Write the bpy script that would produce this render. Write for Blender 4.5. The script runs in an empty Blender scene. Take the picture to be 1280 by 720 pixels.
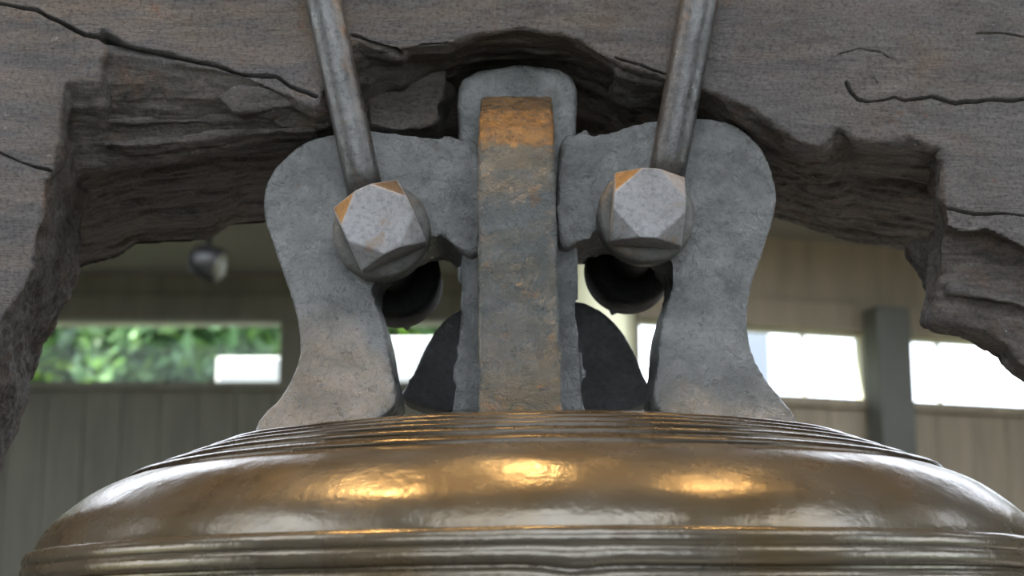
import bpy, bmesh, math, random
import numpy as np
from mathutils import Vector, Matrix

sc = bpy.context.scene
COL = sc.collection
random.seed(7)
rng = np.random.default_rng(7)

# ------------------------------------------------------------------ camera, sky, lights, exposure
F = 2000.0                       # focal length in pixels of the 1280 px wide frame
HZ = 780.0                       # image row of the horizon
CAM = Vector((0.0, -1.20, 1.55))
PITCH = math.atan((HZ - 360.0) / F)

cam_d = bpy.data.cameras.new('camera')
cam_d.sensor_width = 36.0
cam_d.lens = 36.0 * F / 1280.0
cam_d.clip_start = 0.02
cam_d.dof.use_dof = True
cam_d.dof.focus_distance = 1.09
cam_d.dof.aperture_fstop = 9.0
cam = bpy.data.objects.new('camera', cam_d)
COL.objects.link(cam)
cam.location = CAM
cam.rotation_euler = (math.pi / 2 + PITCH, 0, 0)
sc.camera = cam

W = bpy.data.worlds.new('World')
sc.world = W
W.use_nodes = True
bg = W.node_tree.nodes['Background']
bg.inputs[0].default_value = (0.86, 0.93, 1.04, 1)
bg.inputs[1].default_value = 1.25

sc.view_settings.view_transform = 'Standard'
sc.view_settings.look = 'None'
sc.view_settings.gamma = 1.0
sc.view_settings.use_curve_mapping = False
sc.view_settings.exposure = 2.3

sun_d = bpy.data.lights.new('sun', 'SUN')
sun_d.energy = 6.5
sun_d.angle = math.radians(2.0)
sun_d.color = (1.0, 0.95, 0.86)
sun = bpy.data.objects.new('sun', sun_d)
COL.objects.link(sun)
sun.rotation_euler = Vector((1.0, 0.0, -1.1)).to_track_quat('-Z', 'Y').to_euler()

# three warm lamps hanging from the ceiling above the front of the bell
def lamp(name, loc, power, radius, col):
    d = bpy.data.lights.new(name, 'POINT')
    d.energy = power
    d.shadow_soft_size = radius
    d.color = col
    o = bpy.data.objects.new(name, d)
    COL.objects.link(o)
    o.location = loc
    return o
WARM = (1.0, 0.60, 0.22)
lamp('ceiling_lamp', (-0.48, -0.13, 2.85), 7.0, 0.045, WARM)
lamp('ceiling_lamp', (-0.02, 0.11, 2.85), 3.6, 0.042, WARM)
lamp('ceiling_lamp', (0.55, -0.05, 2.85), 3.6, 0.036, WARM)

# ------------------------------------------------------------------ helpers
cp, sp = math.cos(PITCH), math.sin(PITCH)
def P(px, py, Y):
    """world point on the plane y = Y that the photograph shows at pixel (px, py)"""
    a = (px - 640.0) / F
    b = (360.0 - py) / F
    d = Vector((a, cp - b * sp, sp + b * cp))
    t = (Y - CAM.y) / d.y
    return CAM + d * t
def Z(py, Y, px=640):
    return P(px, py, Y).z

def hash3(ix, iy, iz, seed):
    h = (ix.astype(np.int64) * 374761393 + iy.astype(np.int64) * 668265263 +
         iz.astype(np.int64) * 2147483647 + seed * 1274126177) & 0xFFFFFFFF
    h = ((h ^ (h >> 13)) * 1274126177) & 0xFFFFFFFF
    h = ((h ^ (h >> 16)) * 2246822519) & 0xFFFFFFFF
    return ((h ^ (h >> 15)) & 0xFFFFFF) / float(0xFFFFFF)
def vnoise(p, seed=0):
    i = np.floor(p).astype(np.int64)
    f = p - i
    f = f * f * (3 - 2 * f)
    out = 0
    for dx in (0, 1):
        wx = f[:, 0] if dx else 1 - f[:, 0]
        for dy in (0, 1):
            wy = f[:, 1] if dy else 1 - f[:, 1]
            for dz in (0, 1):
                wz = f[:, 2] if dz else 1 - f[:, 2]
                out = out + wx * wy * wz * hash3(i[:, 0] + dx, i[:, 1] + dy, i[:, 2] + dz, seed)
    return out * 2 - 1
def fbm(p, octv=4, seed=0, gain=0.5):
    s, a, t = 0, 1.0, 0
    p = np.array(p)
    for k in range(octv):
        s = s + a * vnoise(p, seed + k * 17)
        t += a
        a *= gain
        p = p * 2.03 + 11.7
    return s / t
def sstep(e0, e1, x):
    t = np.clip((x - e0) / (e1 - e0), 0, 1)
    return t * t * (3 - 2 * t)

def obj(name, mesh, mat, parent=None, smooth=True):
    o = bpy.data.objects.new(name, mesh)
    COL.objects.link(o)
    if mat is not None:
        mesh.materials.append(mat)
    if smooth:
        mesh.polygons.foreach_set('use_smooth', [True] * len(mesh.polygons))
    if parent is not None:
        o.parent = parent
        o.matrix_parent_inverse = Matrix.Translation(-ORG[parent.name])
    ORG[o.name] = Vector((0, 0, 0)) if parent is None else ORG[parent.name]
    return o
ORG = {}
def empty(name, loc):
    o = bpy.data.objects.new(name, None)
    COL.objects.link(o)
    o.location = loc
    o.empty_display_size = 0.05
    ORG[o.name] = Vector(loc)
    return o
def tag(o, label=None, cat=None, group=None, kind=None):
    if label: o['label'] = label
    if cat: o['category'] = cat
    if group: o['group'] = group
    if kind: o['kind'] = kind
    return o

def from_bm(bm, name='mesh'):
    bmesh.ops.recalc_face_normals(bm, faces=bm.faces[:])
    me = bpy.data.meshes.new(name)
    bm.to_mesh(me)
    bm.free()
    return me
def pydata(v, f, name='mesh'):
    me = bpy.data.meshes.new(name)
    me.from_pydata([tuple(map(float, q)) for q in v], [], f)
    me.update()
    return me
def prism(bm, front, back):
    """closed solid between two matching rings of points"""
    a = [bm.verts.new(p) for p in front]
    b = [bm.verts.new(p) for p in back]
    n = len(a)
    bm.faces.new(a)
    bm.faces.new(b[::-1])
    for i in range(n):
        j = (i + 1) % n
        bm.faces.new((a[j], a[i], b[i], b[j]))
    return a, b
def plate(bm, px_pts, Y0, Y1, bev=0.0, seg=3):
    """a plate cut to an outline seen at its front plane Y0, with its own thickness"""
    pts = [P(x, y, Y0) for x, y in px_pts]
    a, b = prism(bm, pts, [Vector((p.x, Y1, p.z)) for p in pts])
    if bev > 0:
        ed = [e for e in bm.edges if (e.verts[0] in a and e.verts[1] in a) or (e.verts[0] in b and e.verts[1] in b)]
        bmesh.ops.bevel(bm, geom=ed, offset=bev, segments=seg, profile=0.5, affect='EDGES', clamp_overlap=True)
def box(bm, x0, x1, y0, y1, z0, z1, M=None):
    v = [(x, y, z) for x in (x0, x1) for y in (y0, y1) for z in (z0, z1)]
    vs = [bm.verts.new(M @ Vector(q) if M else q) for q in v]
    for f in ((0, 1, 3, 2), (4, 6, 7, 5), (0, 4, 5, 1), (2, 3, 7, 6), (0, 2, 6, 4), (1, 5, 7, 3)):
        bm.faces.new([vs[i] for i in f])
    return vs
def box_mesh(x0, x1, y0, y1, z0, z1, bev=0.0, M=None):
    bm = bmesh.new()
    box(bm, x0, x1, y0, y1, z0, z1, M)
    if bev:
        bmesh.ops.bevel(bm, geom=bm.edges[:], offset=bev, segments=2, profile=0.5, affect='EDGES')
    return from_bm(bm)
def catmull(pts, n):
    """smooth closed outline through the points"""
    out = []
    m = len(pts)
    for i in range(m):
        p0, p1, p2, p3 = (np.array(pts[(i + k) % m], float) for k in (-1, 0, 1, 2))
        for j in range(n):
            t = j / n
            out.append(tuple(0.5 * ((2 * p1) + (-p0 + p2) * t + (2 * p0 - 5 * p1 + 4 * p2 - p3) * t * t +
                                    (-p0 + 3 * p1 - 3 * p2 + p3) * t ** 3)))
    return out

def remesh(bm, voxel, smooth=0, factor=0.5):
    me = from_bm(bm, 'tmp')
    o = bpy.data.objects.new('tmp', me)
    COL.objects.link(o)
    m = o.modifiers.new('r', 'REMESH')
    m.mode = 'VOXEL'
    m.voxel_size = voxel
    m.adaptivity = 0.0
    if smooth:
        s = o.modifiers.new('s', 'SMOOTH')
        s.iterations = smooth
        s.factor = factor
    dg = bpy.context.evaluated_depsgraph_get()
    out = bpy.data.meshes.new_from_object(o.evaluated_get(dg))
    bpy.data.objects.remove(o)
    bpy.data.meshes.remove(me)
    return out
def get_vn(me):
    n = len(me.vertices)
    co = np.empty(n * 3); me.vertices.foreach_get('co', co)
    no = np.empty(n * 3); me.vertex_normals.foreach_get('vector', no)
    return co.reshape(-1, 3), no.reshape(-1, 3)
def set_v(me, co):
    me.vertices.foreach_set('co', co.reshape(-1).astype(np.float32))
    me.update()
def rough_up(me, amp, freq, seed=0, octv=4, stretch=(1, 1, 1)):
    co, no = get_vn(me)
    h = fbm(co * freq * np.array(stretch), octv, seed)
    set_v(me, co + no * (h * amp)[:, None])
def add_attr(me, name, val):
    a = me.attributes.new(name, 'FLOAT', 'POINT')
    a.data.foreach_set('value', val.astype(np.float32))

def tube(pts, radii, seg=20, cap=True):
    """round bar along points"""
    pts = [Vector(p) for p in pts]
    V, Fc = [], []
    n = len(pts)
    for i, p in enumerate(pts):
        d = (pts[min(i + 1, n - 1)] - pts[max(i - 1, 0)]).normalized()
        s = d.orthogonal().normalized() if abs(d.x) > 0.9 else d.cross(Vector((1, 0, 0))).normalized()
        u = d.cross(s).normalized()
        for k in range(seg):
            a = 2 * math.pi * k / seg
            V.append(p + (s * math.cos(a) + u * math.sin(a)) * radii[i])
    for i in range(n - 1):
        for k in range(seg):
            k2 = (k + 1) % seg
            Fc.append((i * seg + k, i * seg + k2, (i + 1) * seg + k2, (i + 1) * seg + k))
    if cap:
        Fc.append(tuple(range(seg))[::-1])
        Fc.append(tuple(range((n - 1) * seg, n * seg)))
    bm = bmesh.new()
    vs = [bm.verts.new(v) for v in V]
    for f in Fc:
        bm.faces.new([vs[i] for i in f])
    return bm
def lathe(profile, seg, close=False):
    V, Fc = [], []
    m = len(profile)
    for k in range(seg):
        a = 2 * math.pi * k / seg
        for r, z in profile:
            V.append((r * math.cos(a), r * math.sin(a), z))
    for k in range(seg):
        k2 = (k + 1) % seg
        for i in range(m - 1 if not close else m):
            j = (i + 1) % m
            Fc.append((k * m + i, k2 * m + i, k2 * m + j, k * m + j))
    return V, Fc

# ------------------------------------------------------------------ materials
class NT:
    def __init__(s, name):
        s.m = bpy.data.materials.new(name)
        s.m.use_nodes = True
        s.t = s.m.node_tree
        s.b = s.t.nodes['Principled BSDF']
    def n(s, typ, **kw):
        x = s.t.nodes.new(typ)
        for k, v in kw.items():
            if k in x.inputs.keys() if isinstance(k, str) else False:
                x.inputs[k].default_value = v
            else:
                setattr(x, k, v)
        return x
    def l(s, a, b):
        s.t.links.new(a, b)
    def coord(s, scale=(1, 1, 1)):
        tc = s.n('ShaderNodeTexCoord')
        mp = s.n('ShaderNodeMapping')
        mp.inputs['Scale'].default_value = scale
        s.l(tc.outputs['Object'], mp.inputs['Vector'])
        return mp.outputs['Vector']
    def noise(s, vec, scale, detail=4, rough=0.55, dist=0.0):
        x = s.n('ShaderNodeTexNoise')
        s.l(vec, x.inputs['Vector'])
        x.inputs['Scale'].default_value = scale
        x.inputs['Detail'].default_value = detail
        x.inputs['Roughness'].default_value = rough
        x.inputs['Distortion'].default_value = dist
        return x.outputs['Fac']
    def ramp(s, fac, stops):
        r = s.n('ShaderNodeValToRGB')
        e = r.color_ramp.elements
        while len(e) < len(stops):
            e.new(0.5)
        for q, (p, c) in zip(e, stops):
            q.position = p
            q.color = (*c, 1) if len(c) == 3 else c
        s.l(fac, r.inputs['Fac'])
        return r.outputs['Color']
    def mix(s, fac, a, b, mode='MIX'):
        x = s.n('ShaderNodeMix')
        x.data_type = 'RGBA'
        x.blend_type = mode
        for sock, v in ((x.inputs[0], fac), (x.inputs[6], a), (x.inputs[7], b)):
            if isinstance(v, bpy.types.NodeSocket):
                s.l(v, sock)
            elif isinstance(v, (int, float)):
                sock.default_value = v
            else:
                sock.default_value = (*v, 1)
        return x.outputs[2]
    def bump(s, h, strength, dist, prev=None):
        x = s.n('ShaderNodeBump')
        x.inputs['Strength'].default_value = strength
        x.inputs['Distance'].default_value = dist
        s.l(h, x.inputs['Height'])
        if prev is not None:
            s.l(prev, x.inputs['Normal'])
        return x.outputs['Normal']
    def out(s, col=None, rough=None, metal=None, normal=None):
        for k, v in (('Base Color', col), ('Roughness', rough), ('Metallic', metal), ('Normal', normal)):
            if v is None: continue
            if isinstance(v, bpy.types.NodeSocket):
                s.l(v, s.b.inputs[k])
            elif isinstance(v, (int, float)):
                s.b.inputs[k].default_value = v
            else:
                s.b.inputs[k].default_value = (*v, 1)
        return s.m

def mat_wood():
    t = NT('weathered_timber')
    g = t.coord((4.0, 16, 16))
    v = t.coord()
    grain = t.noise(g, 5.0, 8, 0.65, 1.6)
    c = t.ramp(grain, [(0.28, (0.070, 0.060, 0.054)), (0.5, (0.125, 0.112, 0.104)), (0.72, (0.185, 0.170, 0.160))])
    big = t.noise(v, 9.0, 5, 0.6)
    c = t.mix(t.ramp(big, [(0.40, (0, 0, 0)), (0.66, (0.85, 0.85, 0.85))]), c, (0.150, 0.138, 0.138))
    warm = t.noise(v, 21.0, 4, 0.6, 0.4)
    c = t.mix(t.ramp(warm, [(0.56, (0, 0, 0)), (0.74, (0.5, 0.5, 0.5))]), c, (0.165, 0.115, 0.085))
    rust = t.noise(v, 55.0, 3, 0.6)
    c = t.mix(t.ramp(rust, [(0.68, (0, 0, 0)), (0.75, (0.45, 0.45, 0.45))]), c, (0.20, 0.085, 0.05))
    grn = t.noise(v, 32.0, 3, 0.5)
    c = t.mix(t.ramp(grn, [(0.64, (0, 0, 0)), (0.76, (0.5, 0.5, 0.5))]), c, (0.10, 0.135, 0.12))
    a = t.n('ShaderNodeAttribute', attribute_name='raw')
    c = t.mix(a.outputs['Fac'], c, t.ramp(grain, [(0.3, (0.030, 0.025, 0.021)), (0.7, (0.155, 0.132, 0.112))]))
    rw = t.n('ShaderNodeMath', operation='MULTIPLY')
    t.l(a.outputs['Fac'], rw.inputs[0])
    t.l(t.ramp(t.noise(v, 30.0, 5, 0.65, 0.5), [(0.54, (0, 0, 0)), (0.70, (0.5, 0.5, 0.5))]), rw.inputs[1])
    c = t.mix(rw.outputs[0], c, t.ramp(t.noise(v, 90.0, 3, 0.6), [(0.4, (0.10, 0.055, 0.03)), (0.65, (0.22, 0.10, 0.05))]))
    k = t.n('ShaderNodeAttribute', attribute_name='crack')
    c = t.mix(k.outputs['Fac'], c, (0.012, 0.010, 0.009))
    fleck = t.noise(v, 190.0, 2, 0.5)
    c = t.mix(t.ramp(fleck, [(0.70, (0, 0, 0)), (0.78, (0.6, 0.6, 0.6))]), c, (0.33, 0.33, 0.35))
    spk = t.noise(v, 340.0, 3, 0.7)
    c = t.mix(0.9, c, t.ramp(spk, [(0.30, (0.40, 0.40, 0.43)), (0.5, (1, 1, 1)), (0.72, (1.25, 1.22, 1.2))]), 'MULTIPLY')
    fine = t.noise(t.coord((10, 60, 60)), 9.0, 6, 0.72, 0.5)
    nb = t.bump(fine, 0.75, 0.006)
    nb = t.bump(t.noise(v, 130.0, 5, 0.7), 0.6, 0.003, nb)
    return t.out(c, 0.72, 0.0, nb)
def mat_paint(name, base, dark, brown, amt=0.62, rough=0.42, bump=0.3, scale=1.0, spec=0.5, rust_z=None, metal=0.0):
    t = NT(name)
    v = t.coord()
    a = t.noise(v, 26.0 * scale, 6, 0.62, 0.3)
    c = t.mix(t.ramp(a, [(0.35, (0, 0, 0)), (0.62, (1, 1, 1))]), dark, base)
    b = t.noise(v, 60.0 * scale, 5, 0.62)
    c = t.mix(t.ramp(b, [(amt, (0, 0, 0)), (amt + 0.10, (0.8, 0.8, 0.8))]), c, brown)
    r = t.ramp(t.noise(v, 70.0, 4, 0.6), [(0.3, (rough - 0.12,) * 3), (0.7, (rough + 0.14,) * 3)])
    nb = t.bump(t.noise(v, 80.0 * scale, 6, 0.68, 0.6), bump, 0.007)
    nb = t.bump(t.noise(v, 330.0, 4, 0.7), bump * 0.8, 0.0022, nb)
    mt = t.noise(v, 240.0, 3, 0.7)
    c = t.mix(0.8, c, t.ramp(mt, [(0.32, (0.55, 0.56, 0.56)), (0.52, (1, 1, 1))]), 'MULTIPLY')
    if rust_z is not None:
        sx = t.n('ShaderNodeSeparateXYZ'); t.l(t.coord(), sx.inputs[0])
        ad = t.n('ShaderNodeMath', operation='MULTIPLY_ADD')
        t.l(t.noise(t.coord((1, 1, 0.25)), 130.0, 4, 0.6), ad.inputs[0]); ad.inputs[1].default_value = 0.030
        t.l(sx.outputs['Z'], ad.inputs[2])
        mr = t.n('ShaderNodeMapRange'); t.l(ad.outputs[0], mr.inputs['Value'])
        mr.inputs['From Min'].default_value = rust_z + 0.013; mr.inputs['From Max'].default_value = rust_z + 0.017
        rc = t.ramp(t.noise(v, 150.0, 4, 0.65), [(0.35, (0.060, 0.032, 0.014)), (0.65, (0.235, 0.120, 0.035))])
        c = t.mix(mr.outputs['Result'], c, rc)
    t.b.inputs['Specular IOR Level'].default_value = spec
    return t.out(c, r, metal, nb)
def mat_bell(name='bell_bronze', k=1.0):
    t = NT(name)
    v = t.coord()
    a = t.noise(v, 9.0, 5, 0.6, 0.3)
    c = t.mix(t.ramp(a, [(0.36, (0, 0, 0)), (0.64, (1, 1, 1))]), (0.110, 0.078, 0.038), (0.118, 0.104, 0.080))
    b = t.noise(v, 33.0, 5, 0.65)
    c = t.mix(t.ramp(b, [(0.58, (0, 0, 0)), (0.72, (0.7, 0.7, 0.7))]), c, (0.060, 0.042, 0.026))
    r = t.ramp(t.noise(v, 22.0, 6, 0.65), [(0.32, (0.16,) * 3), (0.68, (0.33,) * 3)])
    nb = t.bump(t.noise(t.coord((1, 1, 2.0)), 34.0, 4, 0.55), 0.22, 0.004)
    nb = t.bump(t.noise(v, 300.0, 3, 0.6), 0.12, 0.0012, nb)
    if k != 1.0: c = t.mix(1.0, c, (k, k * 0.92, k * 0.82), 'MULTIPLY')
    t.b.inputs['Specular IOR Level'].default_value = 0.55
    return t.out(c, r, 0.50, nb)
def mat_simple(name, col, rough=0.7, var=0.25, scale=12.0, bump=0.15, metal=0.0, stretch=(1, 1, 1)):
    t = NT(name)
    v = t.coord(stretch)
    n = t.noise(v, scale, 5, 0.6)
    c = t.ramp(n, [(0.3, tuple(q * (1 - var) for q in col)), (0.7, tuple(min(1, q * (1 + var)) for q in col))])
    nb = t.bump(t.noise(v, scale * 5, 3, 0.6), bump, 0.003)
    return t.out(c, rough, metal, nb)
def mat_leaf(name, a, b):
    t = NT(name)
    c = t.ramp(t.noise(t.coord(), 7.0, 2), [(0.35, a), (0.65, b)])
    t.out(c, 0.35)
    tr = t.n('ShaderNodeBsdfTranslucent')
    t.l(c, tr.inputs['Color'])
    mx = t.n('ShaderNodeMixShader')
    mx.inputs[0].default_value = 0.45
    t.l(t.b.outputs[0], mx.inputs[1]); t.l(tr.outputs[0], mx.inputs[2])
    t.l(mx.outputs[0], t.t.nodes['Material Output'].inputs['Surface'])
    return t.m
def mat_glass():
    t = NT('window_glass')
    tr = t.n('ShaderNodeBsdfTransparent')
    tr.inputs[0].default_value = (0.95, 0.97, 0.96, 1)
    gl = t.n('ShaderNodeBsdfGlossy'); gl.inputs['Roughness'].default_value = 0.03
    mx = t.n('ShaderNodeMixShader'); mx.inputs[0].default_value = 0.008
    t.l(tr.outputs[0], mx.inputs[1]); t.l(gl.outputs[0], mx.inputs[2])
    t.l(mx.outputs[0], t.t.nodes['Material Output'].inputs['Surface'])
    t.t.nodes.remove(t.b)
    return t.m

WOOD = mat_wood()
BELL = mat_bell()
BELL_D = mat_bell('dark_bell_bronze', 0.42)  # darker bronze tone for the shoulder ridges
CROWN = mat_paint('grey_crown_paint', (0.185, 0.187, 0.182), (0.105, 0.110, 0.106), (0.115, 0.090, 0.070), 0.62, 0.33, 0.7, spec=0.65)
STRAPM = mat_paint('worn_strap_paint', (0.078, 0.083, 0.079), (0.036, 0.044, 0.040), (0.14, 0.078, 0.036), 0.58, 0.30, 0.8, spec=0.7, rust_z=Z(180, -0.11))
IRON = mat_paint('dark_iron', (0.028, 0.029, 0.030), (0.018, 0.018, 0.019), (0.035, 0.025, 0.018), 0.60, 0.7, 0.25, spec=0.2)  # iron taken darker in colour to stand in for shade on rear bolt ends
REARM = mat_paint('shaded_crown_paint', (0.085, 0.088, 0.088), (0.05, 0.052, 0.052), (0.07, 0.05, 0.04), 0.62, 0.45, 0.7)  # crown paint darkened: shade of the unlit rear loop put into its colour
RODM = mat_paint('rod_iron', (0.15, 0.147, 0.145), (0.09, 0.088, 0.088), (0.14, 0.10, 0.075), 0.60, 0.36, 0.22, metal=0.75)
NUTM = mat_paint('nut_steel', (0.27, 0.268, 0.275), (0.19, 0.186, 0.188), (0.19, 0.135, 0.09), 0.60, 0.46, 0.35)
RINGM = mat_paint('eye_iron', (0.125, 0.122, 0.112), (0.080, 0.080, 0.075), (0.13, 0.09, 0.055), 0.60, 0.5, 0.35)
RUST = mat_paint('orange_facet', (0.30, 0.17, 0.055), (0.20, 0.10, 0.035), (0.12, 0.07, 0.04), 0.62, 0.5, 0.5)  # orange tone for the upper-left corner facet of each nut
FACET_BROWN = mat_paint('brown_facet', (0.13, 0.085, 0.05), (0.085, 0.06, 0.042), (0.10, 0.06, 0.035), 0.62, 0.5, 0.5)  # brown tone for the left nut's upper-right corner facet
WALL_L = mat_simple('olive_boards', (0.098, 0.096, 0.074), 0.85, 0.2, 3.0, 0.2, stretch=(4, 4, 0.6))
WALL_R = mat_simple('tan_boards', (0.190, 0.162, 0.115), 0.8, 0.2, 3.0, 0.2, stretch=(4, 4, 0.6))
CEIL = mat_simple('ceiling_boards', (0.165, 0.152, 0.120), 0.85, 0.15, 2.0, 0.1)
FLOORM = mat_simple('concrete', (0.09, 0.085, 0.08), 0.85, 0.2, 4.0, 0.2)
POSTM = mat_simple('post_paint', (0.062, 0.064, 0.054), 0.6, 0.15, 5.0, 0.1)
CREAM = mat_simple('cream_paint', (0.55, 0.54, 0.36), 0.6, 0.08, 5.0, 0.05)
FRAMEM = mat_simple('window_frame_paint', (0.50, 0.50, 0.40), 0.6, 0.08, 5.0, 0.05)
WHITE = mat_simple('white_render', (0.80, 0.80, 0.78), 0.7, 0.04, 3.0, 0.05)
PALE = mat_simple('pale_blue_render', (0.24, 0.26, 0.32), 0.7, 0.05, 3.0, 0.05)
BLACK = mat_simple('black_plastic', (0.012, 0.012, 0.013), 0.4, 0.1, 20.0, 0.02)
LENS = mat_simple('pale_lens', (0.13, 0.13, 0.10), 0.3, 0.05, 20.0, 0.02)
GRASS = mat_simple('grass_ground', (0.06, 0.09, 0.03), 0.9, 0.3, 3.0, 0.2)
BARK = mat_simple('bark', (0.07, 0.055, 0.04), 0.9, 0.3, 20.0, 0.4)
LEAVES = [mat_leaf('leaf_mid', (0.08, 0.17, 0.05), (0.16, 0.28, 0.07)),
          mat_leaf('leaf_lime', (0.15, 0.28, 0.04), (0.26, 0.42, 0.07)),
          mat_leaf('leaf_pale', (0.13, 0.26, 0.11), (0.25, 0.40, 0.20)),
          mat_leaf('leaf_dark', (0.05, 0.10, 0.05), (0.10, 0.17, 0.08))]
GLASS = mat_glass()

# ------------------------------------------------------------------ the building
CEIL_Z = 3.30
YB = 6.8
# right wall runs away to the right
RA = Vector((0.55, 5.78, 0)); RDIR = Vector((1.285, 0.43, 0)).normalized()
def RX(px):
    """distance along the right wall where the photograph's column px meets it"""
    a = (px - 640.0) / F / cp * 1.0
    d = Vector((a * 1.0, 1.0, 0))
    # CAM + t d = RA + s RDIR
    det = d.x * (-RDIR.y) + RDIR.x * d.y
    r = RA - Vector((CAM.x, CAM.y, 0))
    return (d.x * r.y - d.y * r.x) / det

floor = obj('floor', box_mesh(-7, 7, -3.4, 9, -0.1, 0.0), FLOORM, smooth=False); tag(floor, 'grey concrete floor of the bell shelter', kind='structure')
ground = obj('ground', box_mesh(-40, 40, -40, 60, -0.3, -0.1), GRASS, smooth=False); tag(ground, 'grass outside the shelter', kind='structure')
# ceiling with roof lights behind and in front of the bell
cbm = bmesh.new()
def cbox(a, b, c, d):
    box(cbm, a, b, c, d, CEIL_Z, CEIL_Z + 0.12)
cbox(-7, 7, -3.0, -2.9)
cbox(-7, -0.75, -2.9, -1.9); cbox(1.0, 7, -2.9, -1.9)
cbox(-7, -2.9, -1.9, -0.5); cbox(-1.4, -0.75, -1.9, -1.35); cbox(1.0, 1.6, -1.9, -1.35); cbox(3.1, 7, -1.9, -0.5)
cbox(-1.4, 1.6, -1.35, -0.5)
cbox(-7, 7, -0.5, 0.8)
cbox(-7, -3.6, 0.8, 4.8); cbox(-0.5, 0.5, 0.8, 4.8); cbox(3.6, 7, 0.8, 4.8)
cbox(-7, 0.5, 4.8, 6.95); cbox(0.5, 7, 4.8, 5.80)
q0 = [RA + RDIR * t + Vector((0.02, 0.13, 0)) for t in (0.0, 6.8)]
tri = [Vector((0.5, 5.80, 0)), Vector((7, 5.80, 0)), q0[1], q0[0]]
prism(cbm, [Vector((p.x, p.y, CEIL_Z)) for p in tri], [Vector((p.x, p.y, CEIL_Z + 0.12)) for p in tri])
ceiling = obj('ceiling', from_bm(cbm), CEIL, smooth=False); tag(ceiling, 'drab ceiling above the bell', kind='structure')

def wall(name, M, length, s0, windows, zlo, zhi, mat, label, bw=0.19):
    """wall of upright boards below and above a run of windows; M maps (along, depth, up) to the world"""
    root = obj(name, box_mesh(s0, length, 0.03, 0.15, 0, zlo - 0.045, M=M), mat, smooth=False)
    tag(root, label, kind='structure')
    s = s0
    n = 0
    base = None
    while s < length - 0.02:
        w = min(bw, length - s)
        dz = random.uniform(-0.003, 0.003)
        o = obj('board', box_mesh(s + 0.0015, s + w - 0.0015, 0.0 + dz, 0.03, 0.02, zlo - 0.045, 0.004, M=M), mat, root, smooth=False)
        s += bw
        n += 1
    obj('sill', box_mesh(s0, length, -0.03, 0.15, zlo - 0.045, zlo, 0.004, M=M), mat, root, smooth=False)
    obj('lintel', box_mesh(s0, length, -0.02, 0.15, zhi, zhi + 0.13, 0.004, M=M), mat, root, smooth=False)
    obj('upper_panel', box_mesh(s0, length, 0.0, 0.15, zhi + 0.13, CEIL_Z, M=M), mat, root, smooth=False)
    edges = [s0] + [e for w in windows for e in w] + [length]
    for a, b in zip(edges[0::2], edges[1::2]):
        if b - a > 0.005:
            obj('jamb', box_mesh(a, b, 0.0, 0.15, zlo, zhi, 0.003, M=M), mat, root, smooth=False)
    return root
def window(name, M, a, b, zlo, zhi, mulls, label, fw=0.03):
    root = obj(name, box_mesh(a, b, 0.08, 0.084, zlo, zhi, M=M), GLASS, smooth=False)
    root.name = name
    tag(root, label, kind='structure')
    bm = bmesh.new()
    for q in ((a, a + fw, zlo, zhi), (b - fw, b, zlo, zhi)):
        box(bm, q[0], q[1], 0.06, 0.12, q[2], q[3], M)
    for q in ((a, b, zlo, zlo + 0.012), (a, b, zhi - 0.012, zhi)):
        box(bm, q[0], q[1], 0.06, 0.12, q[2], q[3], M)
    obj('window_frame', from_bm(bm), FRAMEM, root, smooth=False)
    for m in mulls:
        obj('mullion', box_mesh(m - 0.006, m + 0.006, 0.06, 0.09, zlo, zhi, M=M), FRAMEM, root, smooth=False)
    return root

# back wall (left half of the view): x along, looking at its front face
MB_ = Matrix(((1, 0, 0, 0), (0, 1, 0, YB), (0, 0, 1, 0), (0, 0, 0, 1)))
zl, zh = Z(478, YB), Z(400, YB)
wb = [(P(-120, 440, YB).x, P(350, 440, YB).x), (P(384, 440, YB).x, P(640, 440, YB).x)]
wall('wall_back', MB_, 0.5, -6.9, wb, zl, zh, WALL_L, 'dark olive boarded back wall under a strip of windows')
window('window_1', MB_, wb[0][0], wb[0][1], zl, zh, [], 'low strip window with green foliage outside', 0.012)
window('window_2', MB_, wb[1][0], wb[1][1], zl, zh, [], 'strip window seen through the left gap of the bell crown', 0.012)
# right wall
MR = Matrix(((RDIR.x, -RDIR.y, 0, RA.x), (RDIR.y, RDIR.x, 0, RA.y), (0, 0, 1, 0), (0, 0, 0, 1)))
dr = 7.17
zl, zh = 1.55 + (HZ - 497) / F * dr, 1.55 + (HZ - 409) / F * dr
wr = [(0.02, RX(912)), (RX(926), RX(1090)), (RX(1128), RX(1420)), (RX(1460), RX(1800))]
wall('wall_right', MR, 6.62, 0.0, wr, zl, zh, WALL_R, 'tan boarded wall with bright strip windows receding to the right')
window('window_3', MR, *wr[0], zl, zh, [], 'bright window seen through the right gap of the bell crown', 0.012)
window('window_4', MR, *wr[1], zl, zh, [RX(1010)], 'bright white window between the right crown loop and the dark post', 0.04)
window('window_5', MR, *wr[2], zl, zh, [RX(1178), RX(1300)], 'bright white window on the far right with thin mullions', 0.012)
window('window_6', MR, *wr[3], zl, zh, [RX(1600)], 'bright strip window beyond the right edge', 0.012)
wl = obj('wall_left', box_mesh(-7.0, -6.9, 1.0, 9, 0, CEIL_Z), WALL_L, smooth=False); tag(wl, 'plain olive side wall', kind='structure')
wr2 = obj('wall_side', box_mesh(6.9, 7.0, 1.0, 9, 0, CEIL_Z), WALL_R, smooth=False); tag(wr2, 'plain tan side wall', kind='structure')
ret = obj('wall_return', box_mesh(0.50, 0.56, 5.80, 6.80, 0, CEIL_Z), CREAM, smooth=False); tag(ret, 'cream return wall between the two window walls', kind='structure')

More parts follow.
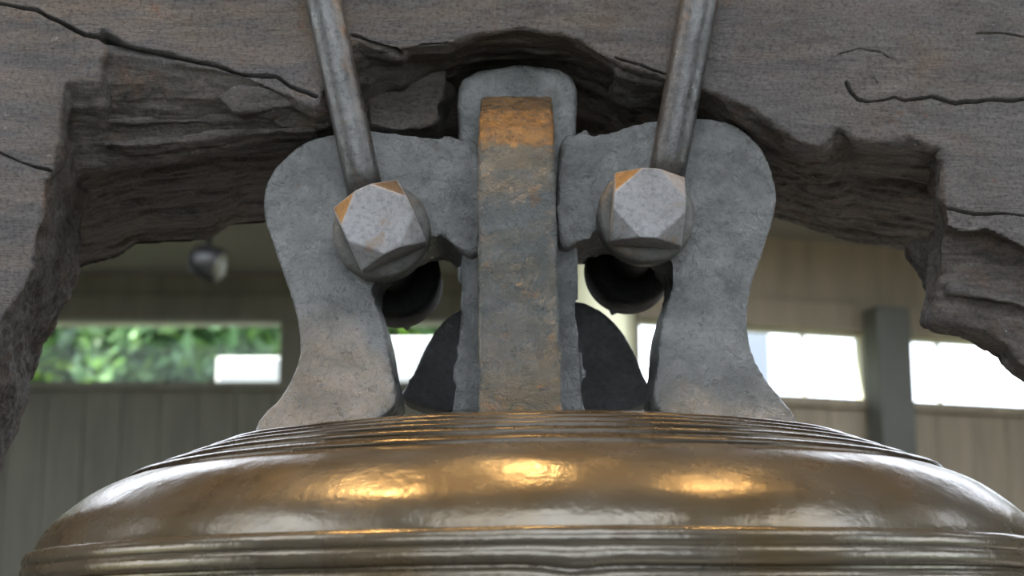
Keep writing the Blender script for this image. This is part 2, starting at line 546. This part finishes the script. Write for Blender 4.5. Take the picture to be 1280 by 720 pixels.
fbm_ = bmesh.new()  # added unseen wall; its opening keeps the front daylight moderate
box(fbm_, -7, 7, -3.1, -3.0, 0, 1.5); box(fbm_, -7, 7, -3.1, -3.0, 2.5, CEIL_Z)
box(fbm_, -7, -1.5, -3.1, -3.0, 1.5, 2.5); box(fbm_, 1.5, 7, -3.1, -3.0, 1.5, 2.5)
wf = obj('front_baffle_wall', from_bm(fbm_), WALL_L, smooth=False); tag(wf, 'added olive wall behind the viewer, its opening sized to limit front light', kind='structure')

# dark square post in front of the right windows
pa, pb = RX(1088) - 0.065, RX(1130) - 0.075
pz = zh + 0.10
pc = MR @ Vector(((pa + pb) / 2, -0.09, 0))
post = empty('support_post', pc)
tag(post, 'dark grey square post standing between the two bright right windows', 'post')
obj('shaft', box_mesh(pa, pb, -0.16, -0.022, 0.06, pz, 0.006, M=MR), POSTM, post, smooth=False)
obj('foot_plate', box_mesh(pa - 0.03, pb + 0.03, -0.19, -0.01, 0.0, 0.06, 0.005, M=MR), POSTM, post, smooth=False)
# cream post behind the crown
CP = 4.9
x0, x1 = P(716, 400, CP).x, P(786, 400, CP).x
cpost = empty('cream_post', (0.5 * (x0 + x1), CP, 0))
tag(cpost, 'pale yellow post seen through the right gap of the bell crown', 'post')
bm = tube([(0.5 * (x0 + x1), CP + 0.09, z) for z in (0.05, 1.0, 2.0, CEIL_Z - 0.08)], [0.5 * (x1 - x0)] * 4, 28)
obj('shaft', from_bm(bm), CREAM, cpost)
obj('foot_plate', box_mesh(x0 - 0.03, x1 + 0.03, CP - 0.02, CP + 0.2, 0, 0.05, 0.005), CREAM, cpost, smooth=False)
obj('head_plate', box_mesh(x0 - 0.03, x1 + 0.03, CP - 0.02, CP + 0.2, CEIL_Z - 0.08, CEIL_Z, 0.005), CREAM, cpost, smooth=False)

# small black spotlight under the ceiling, left
q = P(260, 328, 5.2)
spot = empty('ceiling_spotlight', (q.x, q.y, CEIL_Z))
tag(spot, 'small black spotlight hanging under the ceiling left of the bell crown', 'spotlight')
bm = tube([(q.x, q.y, CEIL_Z), (q.x, q.y, q.z + 0.03)], [0.012, 0.012], 12)
obj('stem', from_bm(bm), BLACK, spot)
bm = tube([(q.x, q.y, CEIL_Z), (q.x, q.y, CEIL_Z - 0.03)], [0.05, 0.05], 20)
obj('ceiling_rose', from_bm(bm), BLACK, spot)
dv = Vector((0.90, -0.12, -0.35)).normalized()
c0 = q - dv * 0.075
bm = tube([c0, c0 + dv * 0.02, c0 + dv * 0.05, c0 + dv * 0.13], [0.032, 0.060, 0.070, 0.072], 24)
obj('lamp_head', from_bm(bm), BLACK, spot)
bm = tube([c0 + dv * 0.128, c0 + dv * 0.138, c0 + dv * 0.142], [0.060, 0.058, 0.03], 24)
obj('lens', from_bm(bm), LENS, spot)

# outside: white garden wall, pale outbuilding, shrubs
WY = 7.6
def wbox(pa, pb, top, Y, th=0.25):
    return box_mesh(P(pa, top, Y).x, P(pb, top, Y).x, Y, Y + th, -0.1, Z(top, Y), 0.012)
gw = empty('garden_wall', (P(400, 440, WY).x, WY, -0.1))
tag(gw, 'low sunlit white wall outside the left windows', 'wall')
obj('wall_panel', wbox(271, 470, 446, WY), WHITE, gw, smooth=False)
obj('pier', wbox(470, 640, 421, WY - 0.03, 0.4), WHITE, gw, smooth=False)
ob = empty('outbuilding', (P(940, 440, 11.0).x, 11.0, -0.1))
tag(ob, 'pale blue outbuilding showing at the left of the bright right window', 'building')
obj('wall_panel', wbox(900, 961, 390, 11.0, 2.0), PALE, ob, smooth=False)
obj('roof', box_mesh(P(895, 380, 11.0).x, P(966, 380, 11.0).x, 10.9, 13.1, Z(390, 11.0), Z(384, 11.0)), WHITE, ob, smooth=False)

def shrub(cx, cy, rx, rz, zc, n, label, mats, seed, kind='shrub'):
    root = empty(kind, (cx, cy, -0.1))
    tag(root, label, kind, kind + 's outside the left window')
    r = np.random.default_rng(seed)
    bm = tube([(cx, cy, -0.1), (cx + 0.05, cy, zc * 0.5), (cx, cy, zc)], [0.09, 0.07, 0.04], 10)
    obj('trunk', from_bm(bm), BARK, root)
    for mi, mt in enumerate(mats):
        m = n // len(mats)
        d = r.normal(size=(m, 3)); d /= np.linalg.norm(d, axis=1)[:, None]
        rad = 0.55 + 0.45 * r.random(m) ** 0.5
        c = np.stack([cx + d[:, 0] * rad * rx, cy + d[:, 1] * rad * 0.7, zc + d[:, 2] * rad * rz], 1)
        a = r.normal(size=(m, 3)); a /= np.linalg.norm(a, axis=1)[:, None]
        b = np.cross(a, r.normal(size=(m, 3))); b /= np.linalg.norm(b, axis=1)[:, None]
        nn = np.cross(a, b)
        L = (0.07 + 0.06 * r.random(m))[:, None]
        w = L * 0.5
        v = np.stack([c - a * L, c + b * w + nn * w * 0.25, c + a * L, c - b * w + nn * w * 0.25], 1).reshape(-1, 3)
        f = [(4 * i, 4 * i + 1, 4 * i + 2, 4 * i + 3) for i in range(m)]
        o = obj('foliage', pydata(v, f), mt, root, smooth=False)
        o['kind'] = 'stuff'
for i, (px, Y, rx, rz, py, lab, mts) in enumerate([
        (30, 9.4, 0.75, 0.95, 470, 'dark green shrub at the left end of the left window', (3, 0, 1)),
        (125, 9.9, 0.70, 1.0, 420, 'lime green shrub left of the middle of the left window', (0, 1, 1)),
        (205, 9.3, 0.62, 0.9, 450, 'mixed green shrub in the middle of the left window', (0, 2, 3)),
        (290, 9.9, 0.80, 1.1, 420, 'pale silvery green shrub behind the low white wall', (2, 2, 0)),
        (420, 10.3, 0.95, 1.1, 420, 'pale green shrub behind the post between the left windows', (2, 1)),
        (560, 10.4, 0.95, 1.1, 410, 'light green shrub behind the white pier', (2, 1))]):
    q = P(px, py, Y)
    shrub(q.x, Y, rx, rz, q.z, 3000, lab, [LEAVES[k] for k in mts], 30 + i)
for i, (px, lab) in enumerate(((-20, 'tall dark backing tree behind the left shrubs'), (180, 'tall dark backing tree behind the middle shrubs'), (400, 'tall dark backing tree behind the white wall'))):
    q = P(px, 420, 12.5)
    shrub(q.x, 12.5, 1.6, 2.2, q.z, 7000, lab, [LEAVES[3], LEAVES[0]], 60 + i, 'tree')

# ------------------------------------------------------------------ the timber yoke
YF = -0.085
TB = 0.26                                    # thickness of the beam
core = [  # front edge px ; edge where the broken face turns under (px, depth) ; rear lower edge px
    ((-420, 200), (-420, 300, .05), (-380, 420)),
    ((40, 105), (50, 215, .05), (40, 352)),
    ((88, 93), (92, 212, .045), (92, 344)),
    ((124, 97), (125, 205, .045), (120, 334)),
    ((131, 54), (140, 198, .040), (152, 325)),
    ((215, 73), (215, 190, .036), (172, 312)),
    ((300, 94), (300, 176, .034), (262, 305)),
    ((350, 118), (350, 168, .032), (287, 285)),
    ((395, 136), (398, 158, .028), (345, 283)),
    ((425, 75), (432, 150, .035), (420, 275)),
    ((445, 50), (460, 150, .050), (470, 292)),
    ((500, 58), (505, 140, .060), (520, 318)),
    ((555, 55), (550, 95, .055), (550, 330)),
    ((600, 40), (590, 72, .045), (590, 335)),
    ((650, 33), (650, 66, .040), (650, 336)),
    ((700, 40), (705, 72, .040), (705, 338)),
    ((760, 72), (755, 90, .040), (755, 332)),
    ((800, 86), (800, 112, .038), (800, 305)),
    ((840, 98), (845, 125, .034), (840, 282)),
    ((885, 112), (885, 142, .030), (890, 272)),
    ((945, 135), (945, 172, .026), (972, 271)),
    ((1000, 176), (1000, 198, .022), (1030, 288)),
    ((1028, 180), (1028, 200, .022), (1055, 294)),
    ((1045, 155), (1045, 186, .024), (1075, 299)),
    ((1070, 172), (1070, 192, .024), (1100, 305)),
    ((1110, 174), (1110, 196, .024), (1125, 311)),
    ((1132, 167), (1132, 198, .024), (1145, 316)),
    ((1178, 182), (1178, 205, .024), (1185, 326)),
    ((1700, 260), (1700, 300, .03), (1660, 430))]
ZT = Z(-210, YF)
bm = bmesh.new()
rings = []
for f, m, b in core:
    pf = P(f[0], f[1], YF); pm = P(m[0], m[1], YF + m[2]); pb = P(b[0], b[1], YF + TB)
    pn = pm.lerp(pb, 0.6)
    if 440 < m[0] < 860:
        pn.z = max(pn.z, pm.z - 0.004)
    rings.append([bm.verts.new(v) for v in ((pf.x, YF, ZT), pf, pm, pn, pb, (pb.x, YF + TB, ZT))])
for a, b in zip(rings[:-1], rings[1:]):
    for i in range(6):
        j = (i + 1) % 6
        bm.faces.new((a[i], a[j], b[j], b[i]))
bm.faces.new(rings[0]); bm.faces.new(rings[-1][::-1])
bmesh.ops.recalc_face_normals(bm, faces=bm.faces[:])
# left leg, right leg and its broken lower end
plate(bm, [(-420, -60), (70, -60), (78, 60), (84, 94), (78, 135), (68, 212), (58, 225), (54, 262), (44, 328), (24, 372), (0, 408), (-20, 480), (-56, 578), (-190, 740), (-420, 760)], YF, YF + 0.100)
plate(bm, [(1178, 60), (1179, 180), (1181, 285), (1200, 292), (1235, 290), (1290, 318), (1420, 330), (1700, 400), (1700, 60)], YF, YF + 0.045)
plate(bm, [(1174, 270), (1172, 330), (1170, 398), (1200, 405), (1228, 414), (1252, 428), (1266, 440), (1268, 452), (1300, 470), (1380, 520), (1700, 600), (1700, 270)], YF + 0.016, YF + 0.055)
plate(bm, [(1150, 300), (1160, 345), (1168, 375), (1176, 380), (1185, 300)], YF + 0.055, YF + 0.085)
wood = remesh(bm, 0.0021, 2, 0.5)

CRACKS = [  # (polyline px, half width px, depth m)
    ([(-60, 2), (0, 5), (45, 14), (70, 26), (105, 42), (135, 50), (170, 62), (215, 71), (260, 80), (300, 92), (345, 95), (362, 108), (395, 120)], 2.4, 0.008),
    ([(130, 47), (150, 56), (180, 66), (214, 72)], 6.0, 0.010),
    ([(-60, 180), (0, 190), (35, 205), (66, 216)], 1.7, 0.006),
    ([(1058, 103), (1064, 115), (1072, 125), (1085, 128), (1105, 125), (1118, 121), (1130, 126), (1150, 122), (1165, 121), (1195, 129), (1235, 126), (1300, 123), (1400, 126)], 1.7, 0.006),
    ([(1030, 78), (1050, 67), (1072, 62), (1100, 66), (1112, 72)], 1.0, 0.003),
    ([(1088, 88), (1096, 101)], 1.2, 0.003),
    ([(1180, 262), (1215, 266), (1290, 270), (1400, 280)], 1.7, 0.006),
    ([(1220, 40), (1260, 42), (1290, 48)], 1.3, 0.004),
    ([(840, 96), (800, 80), (770, 72)], 1.6, 0.004),
    ([(440, 45), (500, 62), (560, 52)], 2.0, 0.004),
]
cb = bmesh.new(); cb.from_mesh(wood)
segs = [(P(a[0], a[1], YF), P(b[0], b[1], YF)) for pts, hw, dep in CRACKS for a, b in zip(pts[:-1], pts[1:])]
cc = np.array([v.co[:] for v in cb.verts])
dd = np.full(len(cc), 9.0)
for a, b in segs:
    dx, dz = b.x - a.x, b.z - a.z
    t = np.clip(((cc[:, 0] - a.x) * dx + (cc[:, 2] - a.z) * dz) / (dx * dx + dz * dz), 0, 1)
    dd = np.minimum(dd, np.hypot(cc[:, 0] - a.x - t * dx, cc[:, 2] - a.z - t * dz))
sel = (dd < 0.0062) & (cc[:, 1] < YF + 0.008)
cb.edges.ensure_lookup_table()
bmesh.ops.subdivide_edges(cb, edges=[e for e in cb.edges if sel[e.verts[0].index] and sel[e.verts[1].index]], cuts=2, use_grid_fill=True)
cb.to_mesh(wood); cb.free(); wood.update()
co, no = get_vn(wood)
front = sstep(0.75, 0.95, -no[:, 1]) * (co[:, 1] < YF + 0.006)
raw = 1 - front
warp = fbm(co * np.array([5, 9, 9]), 3, 3)[:, None] * np.array([0.0, 0.02, 0.02])
g = co + warp
# long fibres along x, layered and torn where the face is broken
fib = fbm(g * np.array([7, 95, 95]), 4, 5)
lay = fbm(g * np.array([3.5, 34, 34]), 3, 9)
terr = np.round(lay * 5) / 5
lump = fbm(co * 22, 4, 12)
h_raw = 0.0042 * fib + 0.0075 * (0.6 * terr + 0.4 * lay) + 0.004 * lump
h_front = 0.0009 * fib + 0.0011 * fbm(co * np.array([20, 40, 40]), 4, 21) + 0.0012 * lump
h = h_raw * raw + h_front * front
crack = np.zeros(len(co))
fr2 = (no[:, 1] < -0.4) & (co[:, 1] < YF + 0.012)
wob = fbm(co * 60, 3, 41) * 0.0022
cwn = fbm(co * 30, 3, 47)
for pts, hw, dep in CRACKS:
    W2 = [P(x, y, YF) for x, y in pts]
    dmin = np.full(len(co), 9.0)
    for a, b in zip(W2[:-1], W2[1:]):
        ax, az, bx, bz = a.x, a.z, b.x, b.z
        dx, dz = bx - ax, bz - az
        t = np.clip(((co[:, 0] - ax) * dx + (co[:, 2] - az) * dz) / (dx * dx + dz * dz), 0, 1)
        dmin = np.minimum(dmin, np.hypot(co[:, 0] - ax - t * dx, co[:, 2] + wob - az - t * dz))
    hwm = hw * 0.00042 * (0.35 + 0.95 * np.clip(0.5 + 0.9 * cwn, 0, 1.2))
    k = (1 - sstep(hwm * 0.7, hwm * 2.0, dmin)) * fr2
    h -= k * dep
    crack = np.maximum(crack, k * (1 - sstep(hwm * 0.3, hwm * 1.5, dmin)))
set_v(wood, co + no * h[:, None])
add_attr(wood, 'raw', np.clip(raw, 0, 1))
add_attr(wood, 'crack', crack)

yoke = empty('bell_yoke', (0, YF + TB / 2, ZT))
tag(yoke, 'massive weathered grey timber yoke with cracked face and rotted underside above the bell', 'bell yoke')
obj('beam', wood, WOOD, yoke)
def splinter(name, pts, Y0, Y1, seed, label=None):
    bm = bmesh.new()
    plate(bm, pts, Y0, Y1, 0.0)
    me = remesh(bm, 0.0022, 2)
    c, n = get_vn(me)
    hh = 0.005 * fbm(c * np.array([12, 90, 90]), 4, seed) + 0.006 * fbm(c * 36, 4, seed + 3)
    set_v(me, c + n * hh[:, None])
    add_attr(me, 'raw', np.ones(len(c)) * 0.6)
    add_attr(me, 'crack', np.zeros(len(c)))
    o = obj(name, me, WOOD, yoke)
    if label: o['label'] = label
splinter('splinter', [(268, 118), (300, 108), (350, 110), (372, 128), (330, 140), (290, 140)], YF + 0.004, YF + 0.05, 71)
splinter('splinter', [(118, 176), (240, 165), (392, 156), (396, 163), (260, 176), (150, 187)], YF + 0.022, YF + 0.07, 72)
splinter('splinter', [(96, 150), (190, 142), (300, 140), (384, 147), (300, 151), (180, 155)], YF + 0.020, YF + 0.06, 76)
splinter('splinter', [(150, 112), (220, 104), (285, 112), (262, 121), (190, 122)], YF + 0.016, YF + 0.06, 77)
splinter('splinter', [(770, 82), (800, 80), (832, 92), (830, 104), (795, 102), (772, 94)], YF + 0.010, YF + 0.06, 73)
splinter('splinter', [(455, 78), (520, 72), (560, 88), (548, 150), (500, 165), (462, 155)], YF + 0.045, YF + 0.10, 74)
splinter('splinter', [(1182, 350), (1240, 352), (1300, 372), (1300, 392), (1230, 372), (1184, 366)], YF + 0.006, YF + 0.04, 75)

# ------------------------------------------------------------------ the bell
def ring_from_side(s, py):
    """radius and height of a bell ring whose outline shows s px beside the axis at row py"""
    R = s * 0.0006
    for _ in range(8):
        D = 1.2
        dt = D - R * R / D
        R = (s / F * dt) / math.sqrt(max(1e-6, 1 - R * R / D / D))
    return R, Z(py, -R * R / 1.2)
BX = P(668, 600, 0).x
prof_px = [(395, 562), (420, 568), (445, 575), (472, 584), (505, 595), (532, 604), (558, 616), (584, 634), (605, 652), (618, 670), (627, 690), (631, 712)]
prof = [ring_from_side(*q) for q in prof_px]
z0 = prof[0][1]
inner = [(0.0, z0 + 0.020), (0.06, z0 + 0.0195), (0.12, z0 + 0.017), (0.17, z0 + 0.0125), (0.20, z0 + 0.008)]
zend = prof[-1][1]; rend = prof[-1][0]
lower = [(rend - 0.002, zend - 0.03), (rend - 0.004, zend - 0.08), (rend + 0.002, zend - 0.20), (rend + 0.03, zend - 0.34), (rend + 0.085, zend - 0.46), (rend + 0.14, zend - 0.53), (rend + 0.145, zend - 0.56),
         (rend + 0.12, zend - 0.56), (rend + 0.05, zend - 0.44), (rend - 0.03, zend - 0.2), (rend - 0.05, zend - 0.02), (rend - 0.12, zend + 0.03), (0.0, zend + 0.06)]
ctrl = inner + prof + lower
def dense(ctrl, step):
    c = np.array(ctrl)
    out = []
    for i in range(len(c) - 1):
        p0 = c[max(i - 1, 0)]; p1 = c[i]; p2 = c[i + 1]; p3 = c[min(i + 2, len(c) - 1)]
        n = max(2, int(np.linalg.norm(p2 - p1) / step))
        for j in range(n):
            t = j / n
            out.append(0.5 * ((2 * p1) + (-p0 + p2) * t + (2 * p0 - 5 * p1 + 4 * p2 - p3) * t * t + (-p0 + 3 * p1 - 3 * p2 + p3) * t ** 3))
    out.append(c[-1])
    o = np.array(out); o[:, 0] = np.maximum(o[:, 0], 0.0005)
    return o
dp = dense(ctrl, 0.0035)
V, Fc = lathe([tuple(q) for q in dp], 420)
V = np.array(V)
TILT = math.radians(0.6)
def place_bell(V):
    V = np.array(V)
    # slight casting irregularities
    d = np.linalg.norm(V[:, :2], axis=1)
    V = V.copy()
    V[:, 2] += 0.0009 * fbm(V * np.array([9, 9, 16]), 3, 91)
    V[:, :2] *= (1 + 0.0022 * fbm(V * np.array([8, 8, 14]), 3, 93))[:, None]
    # kink in the mouldings near the middle of the front
    near = np.exp(-((V[:, 0] - 0.012) / 0.016) ** 2) * (V[:, 1] < -0.2) * sstep(z0 - 0.075, z0 - 0.10, V[:, 2])
    V[:, 2] -= 0.0022 * near
    step = sstep(-0.005, 0.02, V[:, 0]) * (V[:, 1] < -0.2) * sstep(z0 - 0.075, z0 - 0.10, V[:, 2]) * (1 - sstep(0.05, 0.3, V[:, 0]))
    V[:, 2] -= 0.0012 * step
    ear = np.exp(-((np.abs(V[:, 0]) - 0.165) / 0.040) ** 2) * np.exp(-((V[:, 1] + 0.02) / 0.085) ** 2) * (V[:, 2] > z0 - 0.03)
    V[:, 2] += 0.0125 * ear
    zc = z0
    x = V[:, 0] * math.cos(TILT) - (V[:, 2] - zc) * math.sin(TILT) * -1 * -1
    z = V[:, 0] * math.sin(TILT) + (V[:, 2] - zc) * math.cos(TILT)
    return np.stack([x + BX, V[:, 1], z + zc], 1)
bell = empty('bell', (BX, 0, zend - 0.56))
tag(bell, 'large dark bronze bell with grey painted crown loops hanging from the timber yoke', 'bell')
me = pydata(place_bell(V), Fc)
co, no = get_vn(me)
obj('bell_body', me, BELL, bell)
def on_profile(r):
    i = np.argmax(dp[:, 0] >= r)
    a, b = dp[i - 1], dp[i]
    t = (r - a[0]) / max(1e-9, b[0] - a[0])
    return a + (b - a) * t, (b - a) / np.linalg.norm(b - a)
def band(name, r=None, zc=None, w=0.004, h=0.003, skew=0.0, mat=None):
    """raised moulding running round the bell"""
    if r is not None:
        c, tg = on_profile(r)
    else:
        i = np.argmin(np.abs(dp[:, 1] - zc) + (dp[:, 0] < 0.3) * 9 + (np.arange(len(dp)) > len(dp) * 0.6) * 9)
        c = dp[i].copy(); tg = (dp[i + 1] - dp[i - 1]); tg = tg / np.linalg.norm(tg)
    nr = np.array([-tg[1], tg[0]])
    if nr[0] < 0 and r is None: nr = -nr
    if nr[1] < 0 and r is not None: nr = -nr
    pr = []
    for k in range(11):
        a = math.pi * k / 10
        s = -math.cos(a)
        pr.append(tuple(c + tg * w * s + nr * (h * (math.sin(a) ** 0.7) * (1 + skew * s) - 0.0012)))
    Vb, Fb = lathe(pr, 420)
    return obj(name, pydata(place_bell(np.array(Vb)), Fb), mat or BELL, bell)
for r, w, hh in ((0.234, 0.0045, 0.0042), (0.246, 0.0040, 0.0038), (0.258, 0.0040, 0.0036), (0.272, 0.0050, 0.0038), (0.290, 0.0065, 0.0040)):
    band('shoulder_ridge', r=r, w=w, h=hh, skew=0.3, mat=BELL_D)
RM = prof[-3][0]
zm = [Z(y, -(RM + 0.006)) for y in (671, 695, 722)]
for z in zm:
    band('moulding_ring', zc=z, w=0.0058, h=0.0062)

def cast(name, bm, mat, voxel=0.0022, sm=2, amp=0.0014, freq=46, seed=0, label=None, flare=0.0):
    me = remesh(bm, voxel, sm, 0.5)
    if flare:
        c, n = get_vn(me)
        t = np.clip((Z(340, YA) - c[:, 2]) / (Z(340, YA) - Z(520, YA)), 0, 1.2)
        c[:, 1] -= flare * t ** 1.8
        set_v(me, c)
    rough_up(me, amp, freq, seed, 4)
    rough_up(me, amp * 1.2, freq * 0.3, seed + 5, 2)
    o = obj(name, me, mat, bell)
    if label: o['label'] = label
    return o
YA = -0.066                                 # front plane of the side loops
left = [(600, 182), (560, 176), (510, 168), (462, 163), (415, 168), (384, 179), (355, 200), (338, 222), (330, 248), (332, 275), (341, 305), (353, 338), (366, 372), (376, 410), (380, 446), (374, 480), (362, 510), (346, 532), (340, 560),
        (380, 575), (440, 560), (500, 520), (496, 476), (490, 450), (482, 410), (470, 376), (462, 345), (480, 318), (520, 300), (545, 289), (560, 300), (600, 318)]
bm = bmesh.new()
plate(bm, catmull(left, 3), YA, YA + 0.085, 0.011, 2)
cast('crown_loop', bm, CROWN, seed=3, flare=0.052)
right = [(700, 176), (730, 170), (765, 162), (805, 152), (845, 147), (888, 147), (920, 157), (946, 178), (963, 205), (971, 236), (968, 268), (956, 310), (941, 350), (933, 386), (931, 420), (939, 462), (956, 500), (972, 522), (978, 555),
         (930, 570), (870, 560), (812, 520), (818, 462), (822, 425), (834, 375), (848, 330), (820, 300), (790, 290), (755, 285), (735, 292), (700, 306)]
bm = bmesh.new()
plate(bm, catmull(right, 3), YA, YA + 0.085, 0.011, 2)
cast('crown_loop', bm, CROWN, seed=13, flare=0.052)
# block in the middle that carries the loops
bm = bmesh.new()
YP = -0.055
plate(bm, [(572, 110), (578, 96), (598, 86), (650, 80), (698, 85), (714, 95), (721, 110), (721, 300), (716, 335), (721, 400), (722, 470), (734, 520), (562, 520), (576, 470), (577, 400), (581, 335), (573, 300)], YP, YP + 0.11, 0.006, 3)
cast('crown_post', bm, CROWN, seed=23)
# front strap, standing proud and curling back over the block
prof_s = [(-0.190, 530), (-0.168, 500), (-0.146, 470), (-0.131, 435), (-0.123, 395), (-0.120, 320), (-0.120, 240), (-0.118, 210), (-0.112, 186), (-0.100, 160), (-0.083, 138), (-0.062, 122), (-0.045, 116)]
fr = [(y, Z(py, y)) for y, py in prof_s]
bk = [(-0.045, fr[-1][1] - 0.03), (-0.045, fr[0][1] - 0.03), (-0.185, fr[0][1] - 0.03)]
poly = fr + bk
bm = bmesh.new()
xl = [P(597, 300, -0.12).x, P(694, 300, -0.12).x]
xb = [P(600, 480, -0.135).x, P(703, 480, -0.135).x]
def strap_x(side, z):
    t = min(1, max(0, (fr[-1][1] - z) / (fr[-1][1] - fr[0][1])))
    t = t ** 2
    return xl[side] * (1 - t) + xb[side] * t
a, b = prism(bm, [Vector((strap_x(0, z), y, z)) for y, z in poly], [Vector((strap_x(1, z), y, z)) for y, z in poly])
ed = [e for e in bm.edges if (e.verts[0] in a and e.verts[1] in a) or (e.verts[0] in b and e.verts[1] in b)]
bmesh.ops.bevel(bm, geom=ed, offset=0.004, segments=3, profile=0.5, affect='EDGES', clamp_overlap=True)
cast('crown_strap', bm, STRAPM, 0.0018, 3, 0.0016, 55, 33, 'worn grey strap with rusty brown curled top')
# rear loop seen dark through the gaps
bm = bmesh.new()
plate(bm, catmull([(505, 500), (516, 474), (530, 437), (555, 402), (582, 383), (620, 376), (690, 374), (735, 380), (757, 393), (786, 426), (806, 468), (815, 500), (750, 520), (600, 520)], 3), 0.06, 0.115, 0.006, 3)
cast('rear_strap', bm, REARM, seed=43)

# ------------------------------------------------------------------ bolts and hanger rods
def frame_y(c, ang):
    """local (u, v, w) -> world; w points to the viewer (-y)"""
    ca, sa = math.cos(ang), math.sin(ang)
    return lambda u, v, w: Vector((c.x + u * ca - v * sa, c.y - w, c.z + u * sa + v * ca))
def nut_mesh(c, ang, a, h, hc, t, ins=0.0, rust={}):
    f = frame_y(c, ang)
    bm = bmesh.new()
    base = [bm.verts.new(f(x * a, y * a, 0)) for x, y in ((-1, -1), (1, -1), (1, 1), (-1, 1))]
    mid = [bm.verts.new(f(x * a, y * a, hc)) for x, y in ((-1, -1), (1, -1), (1, 1), (-1, 1))]
    k = 1 - ins
    oc = [bm.verts.new(f(x * a, y * a, h)) for x, y in ((-t, -k), (t, -k), (k, -t), (k, t), (t, k), (-t, k), (-k, t), (-k, -t))]
    bm.faces.new(oc)
    bm.faces.new(base[::-1])
    for i in range(4):
        j = (i + 1) % 4
        bm.faces.new((base[i], base[j], mid[j], oc[2 * i + 1], oc[2 * i], mid[i]))
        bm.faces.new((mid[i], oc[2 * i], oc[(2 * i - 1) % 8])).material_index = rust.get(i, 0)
    bmesh.ops.recalc_face_normals(bm, faces=bm.faces[:])
    bmesh.ops.bevel(bm, geom=bm.edges[:], offset=0.0011, segments=2, profile=0.5, affect='EDGES', clamp_overlap=True)
    return from_bm(bm)
def disc_ring(c, R, r, th):
    """collar: flat ring with rounded rim, axis along y, front face at c.y - th"""
    pr = [(r, 0), (R - 0.002, 0), (R, 0.002), (R, th - 0.004), (R - 0.0015, th - 0.0015), (R - 0.005, th), (r, th)]
    V, Fc = lathe(pr, 72, True)
    return pydata([(c.x + x, c.y - z, c.z + y) for x, y, z in V], [f[::-1] for f in Fc])
def bolt(face_px, ang, label, rust, a=0.0252):
    c = P(face_px[0], face_px[1], -0.118)
    base = Vector((c.x, -0.090, c.z))
    root = empty('crown_bolt', (c.x, 0.0, c.z))
    tag(root, label, 'bolt', 'bolts through the crown loops')
    n = obj('nut', nut_mesh(base, ang, a, 0.030, 0.012, 0.22, rust=rust), NUTM, root, smooth=False)
    n.data.materials.append(RUST); n.data.materials.append(FACET_BROWN)
    bm = tube([(c.x, -0.095, c.z), (c.x, 0.13, c.z)], [0.016, 0.016], 24)
    obj('shank', from_bm(bm), IRON, root)
    obj('rear_washer', disc_ring(Vector((c.x, 0.108, c.z)), 0.036, 0.014, 0.05), IRON, root)
    obj('rear_nut', nut_mesh(Vector((c.x, 0.135, c.z)), ang + 0.5, a * 0.95, 0.028, 0.026, 0.5), IRON, root, smooth=False)
    return base
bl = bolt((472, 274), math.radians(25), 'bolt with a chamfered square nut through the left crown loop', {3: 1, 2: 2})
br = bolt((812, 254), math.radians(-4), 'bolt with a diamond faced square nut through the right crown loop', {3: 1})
def rod(cen, top_px, bot_px, r0, r1, label, sx):
    root = empty('hanger_rod', (cen.x, -0.08, cen.z))
    tag(root, label, 'hanger rod', 'hanger rods in front of the yoke')
    obj('eye', disc_ring(Vector((cen.x, -0.068, cen.z)), 0.0350, 0.0165, 0.0215), RINGM, root)
    a = P(top_px[0], top_px[1], -0.116); b = P(bot_px[0], bot_px[1], -0.084)
    pts = [a.lerp(b, t) for t in np.linspace(0, 1, 14)]
    rr = [r0 + (r1 - r0) * t for t in np.linspace(0, 1, 14)]
    pts[-1] = pts[-1] + Vector((0, 0.004, 0))
    bm = tube(pts, rr, 28)
    me = from_bm(bm)
    rough_up(me, 0.0006, 60, 77)
    obj('rod', me, RODM, root)
rod(bl, (364, -185), (458, 248), 0.0138, 0.0130, 'iron rod leaning to the right down to the left crown bolt', 1)
rod(br, (908, -185), (832, 226), 0.0142, 0.0134, 'iron rod leaning to the left down to the right crown bolt', -1)
